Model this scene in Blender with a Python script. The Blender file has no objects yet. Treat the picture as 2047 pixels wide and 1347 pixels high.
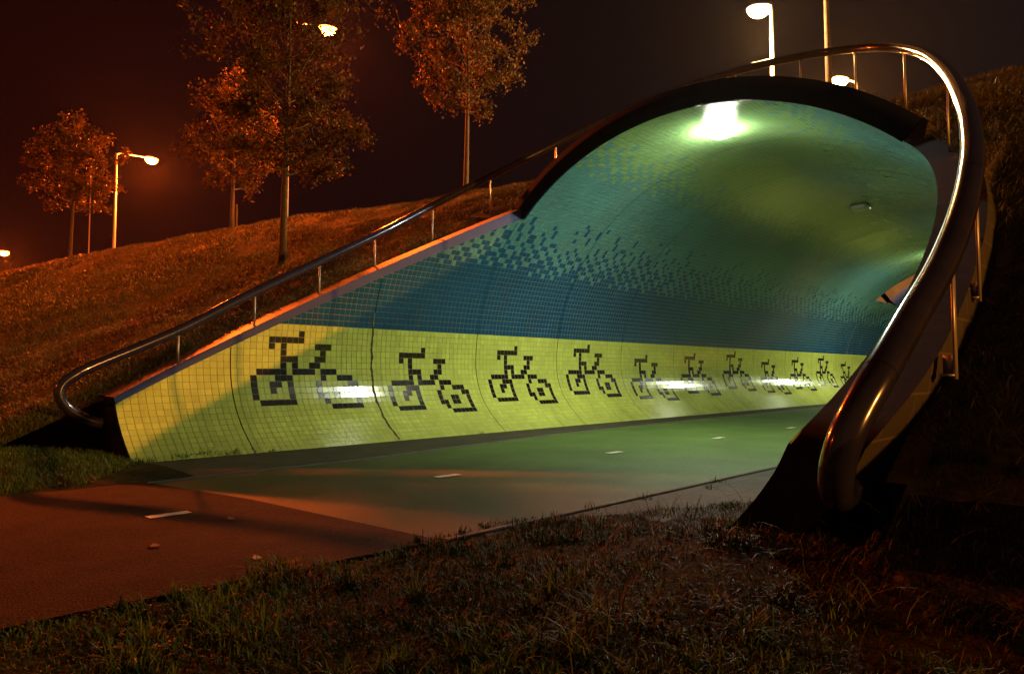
import bpy, math, random
import numpy as np
from mathutils import Vector, Matrix
random.seed(7); RNG = np.random.default_rng(7)
S = bpy.context.scene
COL = S.collection
PI = math.pi
R = math.radians
# ------------------------------------------------------------------ camera
cam_d = bpy.data.cameras.new('camera'); cam = bpy.data.objects.new('camera', cam_d); COL.objects.link(cam)
S.camera = cam
cam_d.sensor_width = 36; cam_d.lens = 36*1417/2047; cam_d.clip_start = 0.05; cam_d.clip_end = 2000
H = 1.10
TH = R(43.50); PH = R(2.889)
cam.location = (0, 0, H)
cam.rotation_euler = (PI/2+PH, 0, TH-PI/2)
# ------------------------------------------------------------------ sky
W = bpy.data.worlds.new('World'); S.world = W; W.use_nodes = True
nt = W.node_tree; nt.nodes.clear()
wo = nt.nodes.new('ShaderNodeOutputWorld'); bg = nt.nodes.new('ShaderNodeBackground')
tc = nt.nodes.new('ShaderNodeTexCoord'); dt = nt.nodes.new('ShaderNodeVectorMath'); dt.operation = 'DOT_PRODUCT'
dt.inputs[1].default_value = (-0.69, 0.725, 0)      # the town glow lies to one side
mr = nt.nodes.new('ShaderNodeMapRange'); mr.inputs[1].default_value = -0.75; mr.inputs[2].default_value = 0.75
cr = nt.nodes.new('ShaderNodeValToRGB')
cr.color_ramp.elements[0].color = (0.0082, 0.0054, 0.0056, 1)
cr.color_ramp.elements[1].color = (0.0090, 0.0009, 0.0007, 1)
e = cr.color_ramp.elements.new(0.45); e.color = (0.0066, 0.0030, 0.0030, 1)
nt.links.new(tc.outputs['Generated'], dt.inputs[0]); nt.links.new(dt.outputs['Value'], mr.inputs[0])
nt.links.new(mr.outputs[0], cr.inputs[0]); dt2 = nt.nodes.new('ShaderNodeVectorMath'); dt2.operation = 'DOT_PRODUCT'; dt2.inputs[1].default_value = (-0.97, -0.2, 0.1)   # glow added to the unseen sky behind the camera, lifts the dark bank
mr2 = nt.nodes.new('ShaderNodeMapRange'); mr2.inputs[1].default_value = 0.15; mr2.inputs[2].default_value = 1.0
mxw = nt.nodes.new('ShaderNodeMix'); mxw.data_type = 'RGBA'; mxw.inputs['B'].default_value = (0.11, 0.050, 0.022, 1)
nt.links.new(tc.outputs['Generated'], dt2.inputs[0]); nt.links.new(dt2.outputs['Value'], mr2.inputs[0]); nt.links.new(mr2.outputs[0], mxw.inputs['Factor'])
nt.links.new(cr.outputs[0], mxw.inputs['A']); nt.links.new(mxw.outputs['Result'], bg.inputs[0]); nt.links.new(bg.outputs[0], wo.inputs[0])
bg.inputs[1].default_value = 1.0
S.view_settings.view_transform = 'Standard'; S.view_settings.look = 'None'
S.view_settings.exposure = 0.0; S.view_settings.gamma = 1.0
S.render.engine = 'CYCLES'
S.cycles.use_denoising = True
S.cycles.max_bounces = 6; S.cycles.diffuse_bounces = 4; S.cycles.glossy_bounces = 4
S.cycles.sample_clamp_indirect = 6.0
SODIUM = (1.0, 0.11, 0.007)
WARM = (1.0, 0.50, 0.16)
TUBE = (0.93, 1.0, 0.76)

# ------------------------------------------------------------------ materials
def nodes(m):
    m.use_nodes = True; n = m.node_tree; return n, n.nodes['Principled BSDF'], n.links.new
def mat(name, col, rough=0.6, metal=0.0, noise=None, bump=None, spec=0.5, coat=0.0):
    """col or (col, col2) mixed by noise scale `noise`; bump=(scale, strength)"""
    m = bpy.data.materials.new(name); n, b, L = nodes(m)
    b.inputs['Roughness'].default_value = rough; b.inputs['Metallic'].default_value = metal
    b.inputs['Specular IOR Level'].default_value = spec; b.inputs['Coat Weight'].default_value = coat
    geo = n.nodes.new('ShaderNodeNewGeometry')
    if noise:
        c1, c2 = col
        t = n.nodes.new('ShaderNodeTexNoise'); t.inputs['Scale'].default_value = noise; t.inputs['Detail'].default_value = 6
        t.inputs['Roughness'].default_value = 0.65
        L(geo.outputs['Position'], t.inputs['Vector'])
        r = n.nodes.new('ShaderNodeValToRGB'); r.color_ramp.elements[0].position = 0.36; r.color_ramp.elements[1].position = 0.64
        r.color_ramp.elements[0].color = (*c1, 1); r.color_ramp.elements[1].color = (*c2, 1)
        L(t.outputs['Fac'], r.inputs[0]); L(r.outputs[0], b.inputs['Base Color'])
    else:
        b.inputs['Base Color'].default_value = (*col, 1)
    if bump:
        t2 = n.nodes.new('ShaderNodeTexNoise'); t2.inputs['Scale'].default_value = bump[0]; t2.inputs['Detail'].default_value = 5
        L(geo.outputs['Position'], t2.inputs['Vector'])
        bp = n.nodes.new('ShaderNodeBump'); bp.inputs['Strength'].default_value = bump[1]; bp.inputs['Distance'].default_value = 0.02
        L(t2.outputs['Fac'], bp.inputs['Height']); L(bp.outputs[0], b.inputs['Normal'])
    return m
def emit(name, col, strength):
    m = bpy.data.materials.new(name); n, b, L = nodes(m)
    b.inputs['Base Color'].default_value = (0.8, 0.8, 0.8, 1)
    b.inputs['Emission Color'].default_value = (*col, 1); b.inputs['Emission Strength'].default_value = strength
    return m
def tile_mat(name, col, var=0.10, rough=0.14):
    """glazed tile: each tile (each mesh island) its own slight shade, a little grime"""
    m = bpy.data.materials.new(name); n, b, L = nodes(m)
    geo = n.nodes.new('ShaderNodeNewGeometry')
    hs = n.nodes.new('ShaderNodeHueSaturation'); hs.inputs['Color'].default_value = (*col, 1)
    mr = n.nodes.new('ShaderNodeMapRange'); mr.inputs[3].default_value = 1-var; mr.inputs[4].default_value = 1+var*0.6
    L(geo.outputs['Random Per Island'], mr.inputs[0])
    t = n.nodes.new('ShaderNodeTexNoise'); t.inputs['Scale'].default_value = 1.3; t.inputs['Detail'].default_value = 7
    L(geo.outputs['Position'], t.inputs['Vector'])
    m2 = n.nodes.new('ShaderNodeMapRange'); m2.inputs[1].default_value = 0.3; m2.inputs[2].default_value = 0.7
    m2.inputs[3].default_value = 0.84; m2.inputs[4].default_value = 1.05
    L(t.outputs['Fac'], m2.inputs[0])
    mu = n.nodes.new('ShaderNodeMath'); mu.operation = 'MULTIPLY'; L(mr.outputs[0], mu.inputs[0]); L(m2.outputs[0], mu.inputs[1])
    L(mu.outputs[0], hs.inputs['Value'])
    sp = n.nodes.new('ShaderNodeSeparateXYZ'); L(geo.outputs['Position'], sp.inputs[0])     # splash dirt and run marks
    mp = n.nodes.new('ShaderNodeVectorMath'); mp.operation = 'MULTIPLY'; mp.inputs[1].default_value = (7, 0.6, 0.6); L(geo.outputs['Position'], mp.inputs[0])
    t4 = n.nodes.new('ShaderNodeTexNoise'); t4.inputs['Scale'].default_value = 1.0; t4.inputs['Detail'].default_value = 6; L(mp.outputs[0], t4.inputs['Vector'])
    m6 = n.nodes.new('ShaderNodeMapRange'); m6.inputs[1].default_value = 0.0; m6.inputs[2].default_value = 0.30; m6.inputs[3].default_value = 0.24; m6.inputs[4].default_value = 0.0
    L(sp.outputs[2], m6.inputs[0])
    m7 = n.nodes.new('ShaderNodeMapRange'); m7.inputs[1].default_value = 0.50; m7.inputs[2].default_value = 0.78; m7.inputs[3].default_value = 0.0; m7.inputs[4].default_value = 0.22
    L(t4.outputs['Fac'], m7.inputs[0])
    ad = n.nodes.new('ShaderNodeMath'); ad.use_clamp = True; L(m6.outputs[0], ad.inputs[0]); L(m7.outputs[0], ad.inputs[1])
    dm = n.nodes.new('ShaderNodeMix'); dm.data_type = 'RGBA'; dm.inputs['B'].default_value = (0.09, 0.07, 0.035, 1)
    L(ad.outputs[0], dm.inputs['Factor']); L(hs.outputs[0], dm.inputs['A']); L(dm.outputs['Result'], b.inputs['Base Color'])
    m3 = n.nodes.new('ShaderNodeMapRange'); m3.inputs[1].default_value = 0.35; m3.inputs[2].default_value = 0.75
    m3.inputs[3].default_value = rough; m3.inputs[4].default_value = rough+0.10
    L(t.outputs['Fac'], m3.inputs[0]); L(m3.outputs[0], b.inputs['Roughness'])
    b.inputs['Specular IOR Level'].default_value = 0.5
    return m

# ------------------------------------------------------------------ mesh helpers
def mesh_np(name, V, F, m, parent=None, midx=None, smooth=False):
    """V (n,3); F (k,4) or (k,3) array, or list of such arrays"""
    V = np.asarray(V, dtype=np.float32)
    Fs = F if isinstance(F, list) else [F]
    Fs = [np.asarray(f, dtype=np.int32) for f in Fs if len(f)]
    me = bpy.data.meshes.new(name)
    loops = np.concatenate([f.ravel() for f in Fs])
    sizes = np.concatenate([np.full(len(f), f.shape[1], np.int32) for f in Fs])
    starts = np.concatenate([[0], np.cumsum(sizes)[:-1]]).astype(np.int32)
    me.vertices.add(len(V)); me.vertices.foreach_set('co', V.ravel())
    me.loops.add(len(loops)); me.loops.foreach_set('vertex_index', loops)
    me.polygons.add(len(sizes)); me.polygons.foreach_set('loop_start', starts); me.polygons.foreach_set('loop_total', sizes)
    if midx is not None: me.polygons.foreach_set('material_index', np.asarray(midx, np.int32))
    if smooth: me.polygons.foreach_set('use_smooth', np.ones(len(sizes), bool))
    me.update(calc_edges=True); me.validate()
    for q in (m if isinstance(m, (list, tuple)) else [m]): me.materials.append(q)
    o = bpy.data.objects.new(name, me); COL.objects.link(o)
    if parent is not None: o.parent = parent; o.matrix_parent_inverse = parent.matrix_basis.inverted()
    return o
class MB:
    def __init__(s): s.v = []; s.q = []; s.t = []
    def add(s, V, Q=(), T=()):
        k = len(s.v); s.v += [tuple(p) for p in V]
        s.q += [tuple(i+k for i in f) for f in Q]; s.t += [tuple(i+k for i in f) for f in T]
    def box(s, c, d, M=None, ch=0.0):
        hx, hy, hz = d[0]/2, d[1]/2, d[2]/2
        P = [(x*hx, y*hy, z*hz) for z in (-1, 1) for x, y in ((-1,-1),(1,-1),(1,1),(-1,1))]
        if ch:   # taper the top
            P = P[:4]+[(x*(1-ch), y*(1-ch), z) for x, y, z in P[4:]]
        P = [Vector(p) for p in P]
        if M is not None: P = [M @ p for p in P]
        P = [p+Vector(c) for p in P]
        s.add(P, [(0,3,2,1),(4,5,6,7),(0,1,5,4),(1,2,6,5),(2,3,7,6),(3,0,4,7)])
    def tube(s, pts, rad, n=12, cap=True):
        pts = [Vector(p) for p in pts]; rad = [rad]*len(pts) if isinstance(rad, (int, float)) else rad
        k = len(s.v); up = None
        for i, p in enumerate(pts):
            d = (pts[min(i+1, len(pts)-1)]-pts[max(i-1, 0)]).normalized()
            if up is None:
                up = Vector((0,0,1)) if abs(d.z) < 0.9 else Vector((1,0,0))
            a = (up - d*up.dot(d)).normalized(); b = d.cross(a); up = a
            for j in range(n):
                t = 2*PI*j/n; s.v.append(tuple(p+a*math.cos(t)*rad[i]+b*math.sin(t)*rad[i]))
        for i in range(len(pts)-1):
            for j in range(n):
                s.q.append((k+i*n+j, k+i*n+(j+1)%n, k+(i+1)*n+(j+1)%n, k+(i+1)*n+j))
        if cap:
            for i, fl in ((0, 1), (len(pts)-1, 0)):
                c = len(s.v); s.v.append(tuple(pts[i]))
                for j in range(n):
                    a, b = k+i*n+j, k+i*n+(j+1)%n
                    s.t.append((c, b, a) if fl else (c, a, b))
    def build(s, name, m, parent=None, smooth=False):
        fs = []
        if s.q: fs.append(np.array(s.q))
        if s.t: fs.append(np.array(s.t))
        return mesh_np(name, np.array(s.v), fs, m, parent, smooth=smooth)
def catmull(P, n=8):
    P = [Vector(p) for p in P]; out = []
    for i in range(len(P)-1):
        p0, p1, p2, p3 = P[max(i-1,0)], P[i], P[i+1], P[min(i+2, len(P)-1)]
        for k in range(n):
            t = k/n
            out.append(0.5*((2*p1)+(p2-p0)*t+(2*p0-5*p1+4*p2-p3)*t*t+(3*p1-p0-3*p2+p3)*t**3))
    out.append(P[-1]); return out
def empty(name, loc, label, cat, group=None):
    o = bpy.data.objects.new(name, None); COL.objects.link(o); o.location = loc; o.empty_display_size = 0.2
    o['label'] = label; o['category'] = cat
    if group: o['group'] = group
    return o
def tag(o, label, cat, group=None):
    o['label'] = label; o['category'] = cat
    if group: o['group'] = group
    return o
def struct(o, kind='structure'): o['kind'] = kind; return o
_lat = RNG.random((256, 256))
def vnoise(x, y):
    x = np.asarray(x, float); y = np.asarray(y, float)
    xi = np.floor(x).astype(int); yi = np.floor(y).astype(int); fx = x-xi; fy = y-yi
    fx = fx*fx*(3-2*fx); fy = fy*fy*(3-2*fy)
    g = lambda a, b: _lat[a % 256, b % 256]
    return (g(xi,yi)*(1-fx)+g(xi+1,yi)*fx)*(1-fy)+(g(xi,yi+1)*(1-fx)+g(xi+1,yi+1)*fx)*fy
def fbm(x, y, o=4):
    r = 0; a = 0.5; f = 1
    for i in range(o): r = r+a*vnoise(x*f+17*i, y*f+5*i); a *= 0.5; f *= 2.03
    return r

# ------------------------------------------------------------------ tunnel section
CY, A, B, Z0 = 5.65, 4.42, 3.93, 1.27
S_TIP, S_ARCH, S_GAP, S_TWO, S_END = 3.10, 9.62, 30.4, 33.2, 46.0
TS = 0.0984                                             # tile pitch
J0 = 7.12                                               # the cracked joint
LOWZ = [-0.12, 0.02, 0.12, 0.20, 0.30, 0.39, 0.50, 0.62, 0.69, 0.83, 0.95, 1.08, 1.18, 1.27]
LOWD = [0.99, 0.80, 0.665, 0.565, 0.455, 0.365, 0.272, 0.188, 0.150, 0.085, 0.045, 0.018, 0.005, 0.0]
def half(z):
    if z >= Z0: return A*math.sqrt(max(0.0, 1-((z-Z0)/B)**2))
    return A-float(np.interp(z, LOWZ, LOWD))
# profile by arc length measured from the yellow/blue boundary (z 1.85), for one side
def profile():
    P = []
    for z in np.linspace(-0.12, Z0, 400): P.append((half(z), z))
    for t in np.linspace(0, PI/2, 900)[1:]: P.append((A*math.cos(t), Z0+B*math.sin(t)))
    P = np.array(P); L = np.concatenate([[0], np.cumsum(np.hypot(*np.diff(P, axis=0).T))])
    L -= np.interp(1.85, P[:,1], L); return P, L
PR, PL = profile()
L_MIN, L_MAX = float(np.interp(-0.02, PR[:,1], PL)), float(PL[-1])
def sec(v, side, off=0.0):
    """lateral, height at arc v on a side (+1 far wall, -1 near wall), pushed outwards by off"""
    h = np.interp(v, PL, PR[:,0]); z = np.interp(v, PL, PR[:,1])
    h2 = np.interp(v+0.01, PL, PR[:,0]); z2 = np.interp(v+0.01, PL, PR[:,1])
    h1 = np.interp(v-0.01, PL, PR[:,0]); z1 = np.interp(v-0.01, PL, PR[:,1])
    dh, dz = h2-h1, z2-z1; l = np.hypot(dh, dz)+1e-9
    nh, nz = dz/l, -dh/l
    return CY+side*(h+nh*off), z+nz*off
def cut(z, side=1):
    tip = S_TIP if side > 0 else 3.28
    return np.clip(3.1+(z-0.70)/0.5, tip, S_ARCH)

M_TILE = [tile_mat('tile_lime', (0.60, 0.64, 0.12)), tile_mat('tile_black', (0.014, 0.011, 0.008), rough=0.16),
          tile_mat('tile_blue', (0.008, 0.075, 0.165)), tile_mat('tile_teal', (0.080, 0.225, 0.230)),
          tile_mat('tile_green', (0.165, 0.29, 0.12))]
M_GROUT = mat('grout', ((0.40, 0.34, 0.17), (0.28, 0.235, 0.12)), 0.9, noise=6)
M_BLUE = mat('blue_painted_edge', ((0.020, 0.030, 0.12), (0.028, 0.038, 0.14)), 0.42, noise=3, bump=(25, 0.08))
M_ARCH = mat('dark_blue_rim', ((0.006, 0.009, 0.026), (0.009, 0.013, 0.032)), 0.85, noise=2.5, spec=0.05)
M_CAP = mat('kerb_cap', ((0.20, 0.15, 0.15), (0.12, 0.10, 0.11)), 0.55, noise=5, bump=(40, 0.3))
M_DARKCONC = mat('dark_rough_concrete', ((0.026, 0.021, 0.020), (0.010, 0.008, 0.008)), 0.85, noise=9, bump=(120, 0.15), spec=0.1)

BIKE = [(0,5)]+[(1,c) for c in range(6)]+[(2,0),(2,2),(2,8),(2,9),(2,10),(3,2),(3,9),(4,2),(4,3),(4,4),(4,8),(4,9),
        (5,2),(5,4),(5,7),(5,8)]+[(6,c) for c in (-2,-1,0,1,2,4,5,6,7,9,10,11)]+[(7,c) for c in (-3,1,2,3,9,12,13,14)]+\
       [(8,c) for c in (-3,0,1,3,8,14,15)]+[(9,c) for c in (-3,0,3,8,11,12,15)]+[(10,c) for c in (-3,3,8,9,11,12,15)]+\
       [(11,c) for c in (-2,-1,0,1,2,3,9,15)]+[(12,c) for c in range(10,16)]
BIKE = set(BIKE)
def density(row, n): return 0.25+0.62*(row/(n-1))**1.1
def mosaic(row, colm, n):
    """True = the upper band's colour; a dithered hand-laid looking transition"""
    q = row if row < 7 else 7+(row-7)//2
    t = ((colm*2+q*3) % 7)/7.0
    t = 0.72*t+0.28*float(_lat[(colm*7+3) % 256, (q*13+5) % 256])
    return t < 0.20+0.62*(row/(n-1))**0.8
def tile_colour(row, colm, seg, incol, side):
    """row counted from the lime/blue boundary, positive upwards"""
    if row < 0:
        r = -row-1
        off = {0:1, 1:3, 2:2}[(seg+1) % 3]
        c = incol-6
        if side < 0: c = (24-incol)-6
        if seg >= -1 and (r-off, c) in BIKE: return 1
        return 0
    if row < 13: return 2
    if row < 27: return 3 if mosaic(row-13, colm, 14) else 2
    if row < 38: return 3
    if row < 51: return 4 if mosaic(row-38, colm+3, 13) else 3
    return 4
def lining(s0, s1, with_cut, z_open=None, name='tiled_lining', parent=None):
    V = []; FS = {3: [], 4: [], 5: []}; MS = {3: [], 4: [], 5: []}; g = 0.0036
    for side in (1, -1):
        rows = range(int(math.floor(L_MIN/TS)), int(math.ceil(L_MAX/TS)))
        for r in rows:
            va, vb = max(r*TS+g, L_MIN), min((r+1)*TS-g, L_MAX-(0.003 if r*TS+TS > L_MAX else 0))
            if vb-va < 0.01: continue
            ya, za = sec(va, side); yb, zb = sec(vb, side)
            ca, cb = (cut(za, side), cut(zb, side)) if with_cut else (s0, s0)
            seg0 = math.floor((s0-J0)/(25*TS))
            k = int(math.floor((s0-J0)/TS))
            kend = int(math.ceil((s1-J0)/TS))
            nv = Vector((0, yb-ya, zb-za)).normalized(); nn = Vector((1,0,0)).cross(nv)   # normal
            while k < kend:
                seg, inc = divmod(k, 25)
                a, b = J0+k*TS+g, J0+(k+1)*TS-g
                if inc == 0: a += 0.006 if not (seg == 0 and r < 0) else 0.012
                if inc == 24: b -= 0.004 if not (seg == -1 and r < 0) else 0.010
                lo, hi = max(s0, -9), s1
                kk = k; k += 1
                a = max(a, s0) if s0 > 4 else a; b = min(b, s1)
                if b-a < 0.004: continue
                if z_open and (za+zb)/2 > 3.97 and z_open[0] < (a+b)/2 < z_open[1]: continue
                # tile outline in (along, up 0..1), clipped by the sloping cut of the wing wall
                P = [(a, 0.0), (b, 0.0), (b, 1.0), (a, 1.0)]
                if with_cut and a < max(ca, cb):
                    D = [p[0]-(ca+(cb-ca)*p[1]) for p in P]
                    if max(D) <= 0: continue
                    Q = []
                    for q in range(4):
                        p, r2, d1, d2 = P[q], P[(q+1) % 4], D[q], D[(q+1) % 4]
                        if d1 >= 0: Q.append(p)
                        if d1*d2 < 0: t = d1/(d1-d2); Q.append((p[0]+(r2[0]-p[0])*t, p[1]+(r2[1]-p[1])*t))
                    P = Q
                    if len(P) < 3: continue
                t1, t2 = random.gauss(0, 0.00020), random.gauss(0, 0.00016)
                d = random.gauss(0, 0.00015)
                i = len(V)
                for s_, u_ in P:
                    e = d+t1*(1-2*(s_-a)/TS)+t2*(1-2*u_)
                    V.append((s_, ya+(yb-ya)*u_+nn.y*e, za+(zb-za)*u_+nn.z*e))
                f = tuple(range(i, i+len(P))); f = f if side < 0 else f[::-1]
                FS[len(P)].append(f); MS[len(P)].append(tile_colour(r, kk, seg, inc, side))
    F = [np.array(FS[q]) for q in (3, 4, 5) if FS[q]]; MI = sum((MS[q] for q in (3, 4, 5) if FS[q]), [])
    return mesh_np(name, V, F, M_TILE, parent, midx=MI)

tunnel = empty('bicycle_tunnel', (9.62, CY, 0), 'tiled bicycle tunnel with an oval mouth and sloping side walls', 'tunnel')
lining(3.0, S_GAP, True, parent=tunnel)
lining(S_GAP+0.02, S_END, False, z_open=(S_GAP, S_TWO), parent=tunnel)
# lining bed just behind the tiles (reads as the grout)
VS = {sd: np.concatenate([np.linspace(L_MIN-0.1, L_MAX, 110)]) for sd in (1, -1)}
def shell(s_of, s_end, off, name, m, flip=False, zmax=None, ns=2, sides=(1, -1)):
    V = []; F = []
    for sd in sides:
        vs_ = [v for v in VS[sd] if not zmax or sec(v, sd, off)[1] <= zmax]
        base = len(V); n = len(vs_)
        for v in vs_:
            y, z = sec(v, sd, off)
            sa = s_of(z, sd)
            for j in range(ns):
                V.append((sa+(s_end-sa)*j/(ns-1), y, z))
        for i in range(n-1):
            if zmax and V[base+(i+1)*ns][2] > zmax: break
            for j in range(ns-1):
                a = base+i*ns+j; q = (a, a+1, a+ns+1, a+ns)
                F.append(q if (sd < 0) != flip else q[::-1])
    return mesh_np(name, V, np.array(F), m, tunnel, smooth=True)
shell(cut, S_GAP, 0.004, 'grout_bed', M_GROUT)
for q_ in (1, -1): shell(lambda z, sd: S_GAP, S_TWO, 0.004, 'grout_bed', M_GROUT, zmax=3.97, sides=(q_,))
shell(lambda z, sd: S_TWO, S_END, 0.004, 'grout_bed', M_GROUT)
# rim of the mouth: thin blue edge strip, broader cap outside it
def kerb_w(z, sd):
    w = 0.31
    if sd > 0: w = 0.31+0.42*max(0.0, min(1.0, (4.1-z)/3.2))
    else: w = 0.33
    return w
def ring(sd, v_list, o1, o2, name, m, thick=0.0, flip=False, lip=0.0):
    V = []; F = []
    for v in v_list:
        z = sec(v, sd)[1]
        a = o1(z, sd); b = o2(z, sd)
        ya, za = sec(v, sd, a); yb, zb = sec(v, sd, b)
        if z < 1.9: yb = ya+(b-a)*sd; zb = za if z >= 0.7 else za    # the wing walls keep a level cap
        V.append((float(cut(za, sd))-lip, ya, za)); V.append((float(cut(zb, sd))-lip, yb, zb))
    for i in range(len(v_list)-1):
        q = (2*i, 2*i+1, 2*i+3, 2*i+2); F.append(q if (sd > 0) != flip else q[::-1])
    return mesh_np(name, V, np.array(F), m, tunnel)
vk = float(np.interp(3.97, PR[:,1], PL)); vt = float(np.interp(0.70, PR[:,1], PL))
v_low = np.linspace(L_MIN-0.08, vt, 14); v_ramp = np.linspace(vt, vk, 50); v_arch = np.linspace(vk, L_MAX, 60)
zero = lambda z, sd: -0.006
lip_h = lambda z: 0.085+0.10*max(0.0, min(1.0, (z-0.7)/3.2))
strip = lambda z, sd: 0.085
outer = lambda z, sd: kerb_w(z, sd)
for sd in (1, -1):
    if sd > 0:
        ring(sd, v_low, zero, strip, 'kerb_edge', M_BLUE)
        ring(sd, v_low, strip, outer, 'kerb_end', M_DARKCONC)
        Ve = []; Vt = []; F = []
        for v in v_ramp:
            y, z = sec(v, 1, -0.006); hh = lip_h(z); s_ = float(cut(z)); w = kerb_w(z, 1)
            Ve += [(s_, y, z), (s_-0.02, y+0.03, z+hh)]
            Vt += [(s_-0.02, y+0.03, z+hh), (s_, y+w, z+hh+0.02), (s_+0.05, y+w+0.02, z+hh-0.35)]
        for i in range(len(v_ramp)-1):
            F.append((2*i, 2*i+1, 2*i+3, 2*i+2))
        mesh_np('kerb_edge', Ve, np.array(F), M_BLUE, tunnel)
        F = []
        for i in range(len(v_ramp)-1):
            for q in (0, 1): F.append((3*i+q, 3*i+q+1, 3*i+q+4, 3*i+q+3))
        mesh_np('kerb_top', Vt, np.array(F), M_CAP, tunnel)
        mb = MB(); y, z = sec(vt, 1, -0.006); w = kerb_w(z, 1)     # closing piece at the low end
        mb.add([(3.1, y, z), (3.08, y+0.03, z+lip_h(z)), (3.1, y+w, z+lip_h(z)+0.02), (3.1, y+w, z)], [(0,1,2,3)])
        mb.build('kerb_end', M_DARKCONC, tunnel)
    else:
        ring(sd, v_ramp[:26], zero, outer, 'kerb_top', M_DARKCONC)
        ring(sd, v_ramp[25:], zero, outer, 'kerb_top', mat('blue_grey_cap', ((0.030, 0.032, 0.065), (0.050, 0.038, 0.050)), 0.6, noise=4, bump=(90, 0.05), spec=0.2))
        ring(sd, v_low, zero, outer, 'kerb_end', M_DARKCONC)
ringV = []; ringF = []
for sd in (1, -1):
    k = len(ringV)
    for v in v_arch:
        for off, s_ in ((-0.02, S_ARCH+0.06), (-0.02, S_ARCH-0.015), (0.31, S_ARCH-0.015), (0.31, S_ARCH+0.5)):
            y, z = sec(v, sd, off); ringV.append((s_, y, z))
    for i in range(len(v_arch)-1):
        for j in range(3):
            a = k+i*4+j; q = (a, a+1, a+5, a+4); ringF.append(q if sd > 0 else q[::-1])
mesh_np('arch_rim', ringV, np.array(ringF), M_ARCH, tunnel)
# outside of the wing walls: courses of pale blocks
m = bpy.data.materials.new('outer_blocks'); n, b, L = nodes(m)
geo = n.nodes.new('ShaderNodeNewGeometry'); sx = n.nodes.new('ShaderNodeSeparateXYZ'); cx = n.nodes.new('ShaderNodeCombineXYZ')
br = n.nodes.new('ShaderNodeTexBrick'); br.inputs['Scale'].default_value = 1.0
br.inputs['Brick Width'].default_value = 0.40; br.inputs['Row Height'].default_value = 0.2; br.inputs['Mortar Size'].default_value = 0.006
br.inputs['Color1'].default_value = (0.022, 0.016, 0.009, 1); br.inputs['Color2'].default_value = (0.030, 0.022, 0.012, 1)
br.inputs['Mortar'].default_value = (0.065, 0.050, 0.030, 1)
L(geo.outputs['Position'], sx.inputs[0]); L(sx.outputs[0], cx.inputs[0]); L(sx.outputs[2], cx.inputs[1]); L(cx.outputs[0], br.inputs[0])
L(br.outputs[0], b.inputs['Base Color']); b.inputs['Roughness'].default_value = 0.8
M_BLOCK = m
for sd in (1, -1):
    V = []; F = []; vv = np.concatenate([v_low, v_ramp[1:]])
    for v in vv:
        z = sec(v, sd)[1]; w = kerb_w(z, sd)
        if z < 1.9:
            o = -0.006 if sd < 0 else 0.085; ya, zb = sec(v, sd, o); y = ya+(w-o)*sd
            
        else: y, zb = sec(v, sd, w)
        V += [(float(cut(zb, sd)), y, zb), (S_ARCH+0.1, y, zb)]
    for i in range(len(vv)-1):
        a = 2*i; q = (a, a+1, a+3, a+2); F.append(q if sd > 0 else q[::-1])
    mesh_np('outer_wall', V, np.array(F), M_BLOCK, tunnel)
shell(lambda z, sd: S_ARCH, S_GAP, 0.31, 'roof_shell', M_DARKCONC, flip=True)
# break line in the tiles beside the second bicycle
def crack(sj, z0, z1, w, name, seed, wob=0.012):
    rnd = random.Random(seed); V = []; F = []
    vs = np.linspace(np.interp(z0, PR[:,1], PL), np.interp(z1, PR[:,1], PL), 70); x = 0
    for i, v in enumerate(vs):
        x = 0.75*x+rnd.gauss(0, wob*0.6); ww = w*(0.55+0.75*rnd.random())*(1 if i < 60 else (70-i)/10)
        y, z = sec(v, 1, -0.0035); V += [(sj+x-ww/2, y, z), (sj+x+ww/2, y, z)]
    for i in range(len(vs)-1): F.append((2*i, 2*i+2, 2*i+3, 2*i+1))
    return mesh_np(name, V, np.array(F), mat('crack_brown', ((0.035, 0.02, 0.008), (0.13, 0.08, 0.03)), 0.95, noise=22, bump=(80, 0.6)), tunnel)
M_JOINT = mat('joint_mastic', (0.010, 0.009, 0.007), 0.9, spec=0.1)
for k in range(-1, 10):
    sj = J0+25*TS*k
    for sd in (1, -1):
        V = []; F = []; b0 = 0; vv = [v for v in np.linspace(L_MIN, L_MAX, 150) if float(cut(sec(v, sd)[1], sd)) < sj-0.01 and not (k == 0 and sd > 0 and sec(v, sd)[1] < 2.1)]
        if len(vv) < 2: continue
        for v in vv:
            y, z = sec(v, sd, -0.0018); V += [(sj-0.006, y, z), (sj+0.007, y, z)]
        for i in range(len(vv)-1):
            q = (b0+2*i, b0+2*i+2, b0+2*i+3, b0+2*i+1); F.append(q if sd > 0 else q[::-1])
        mesh_np('expansion_joint', V, np.array(F), M_JOINT, tunnel)
crack(J0+0.0, 0.02, 2.12, 0.035, 'cracked_joint', 3)
crack(4.66, 0.0, 0.08, 0.03, 'cracked_joint', 5)

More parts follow.
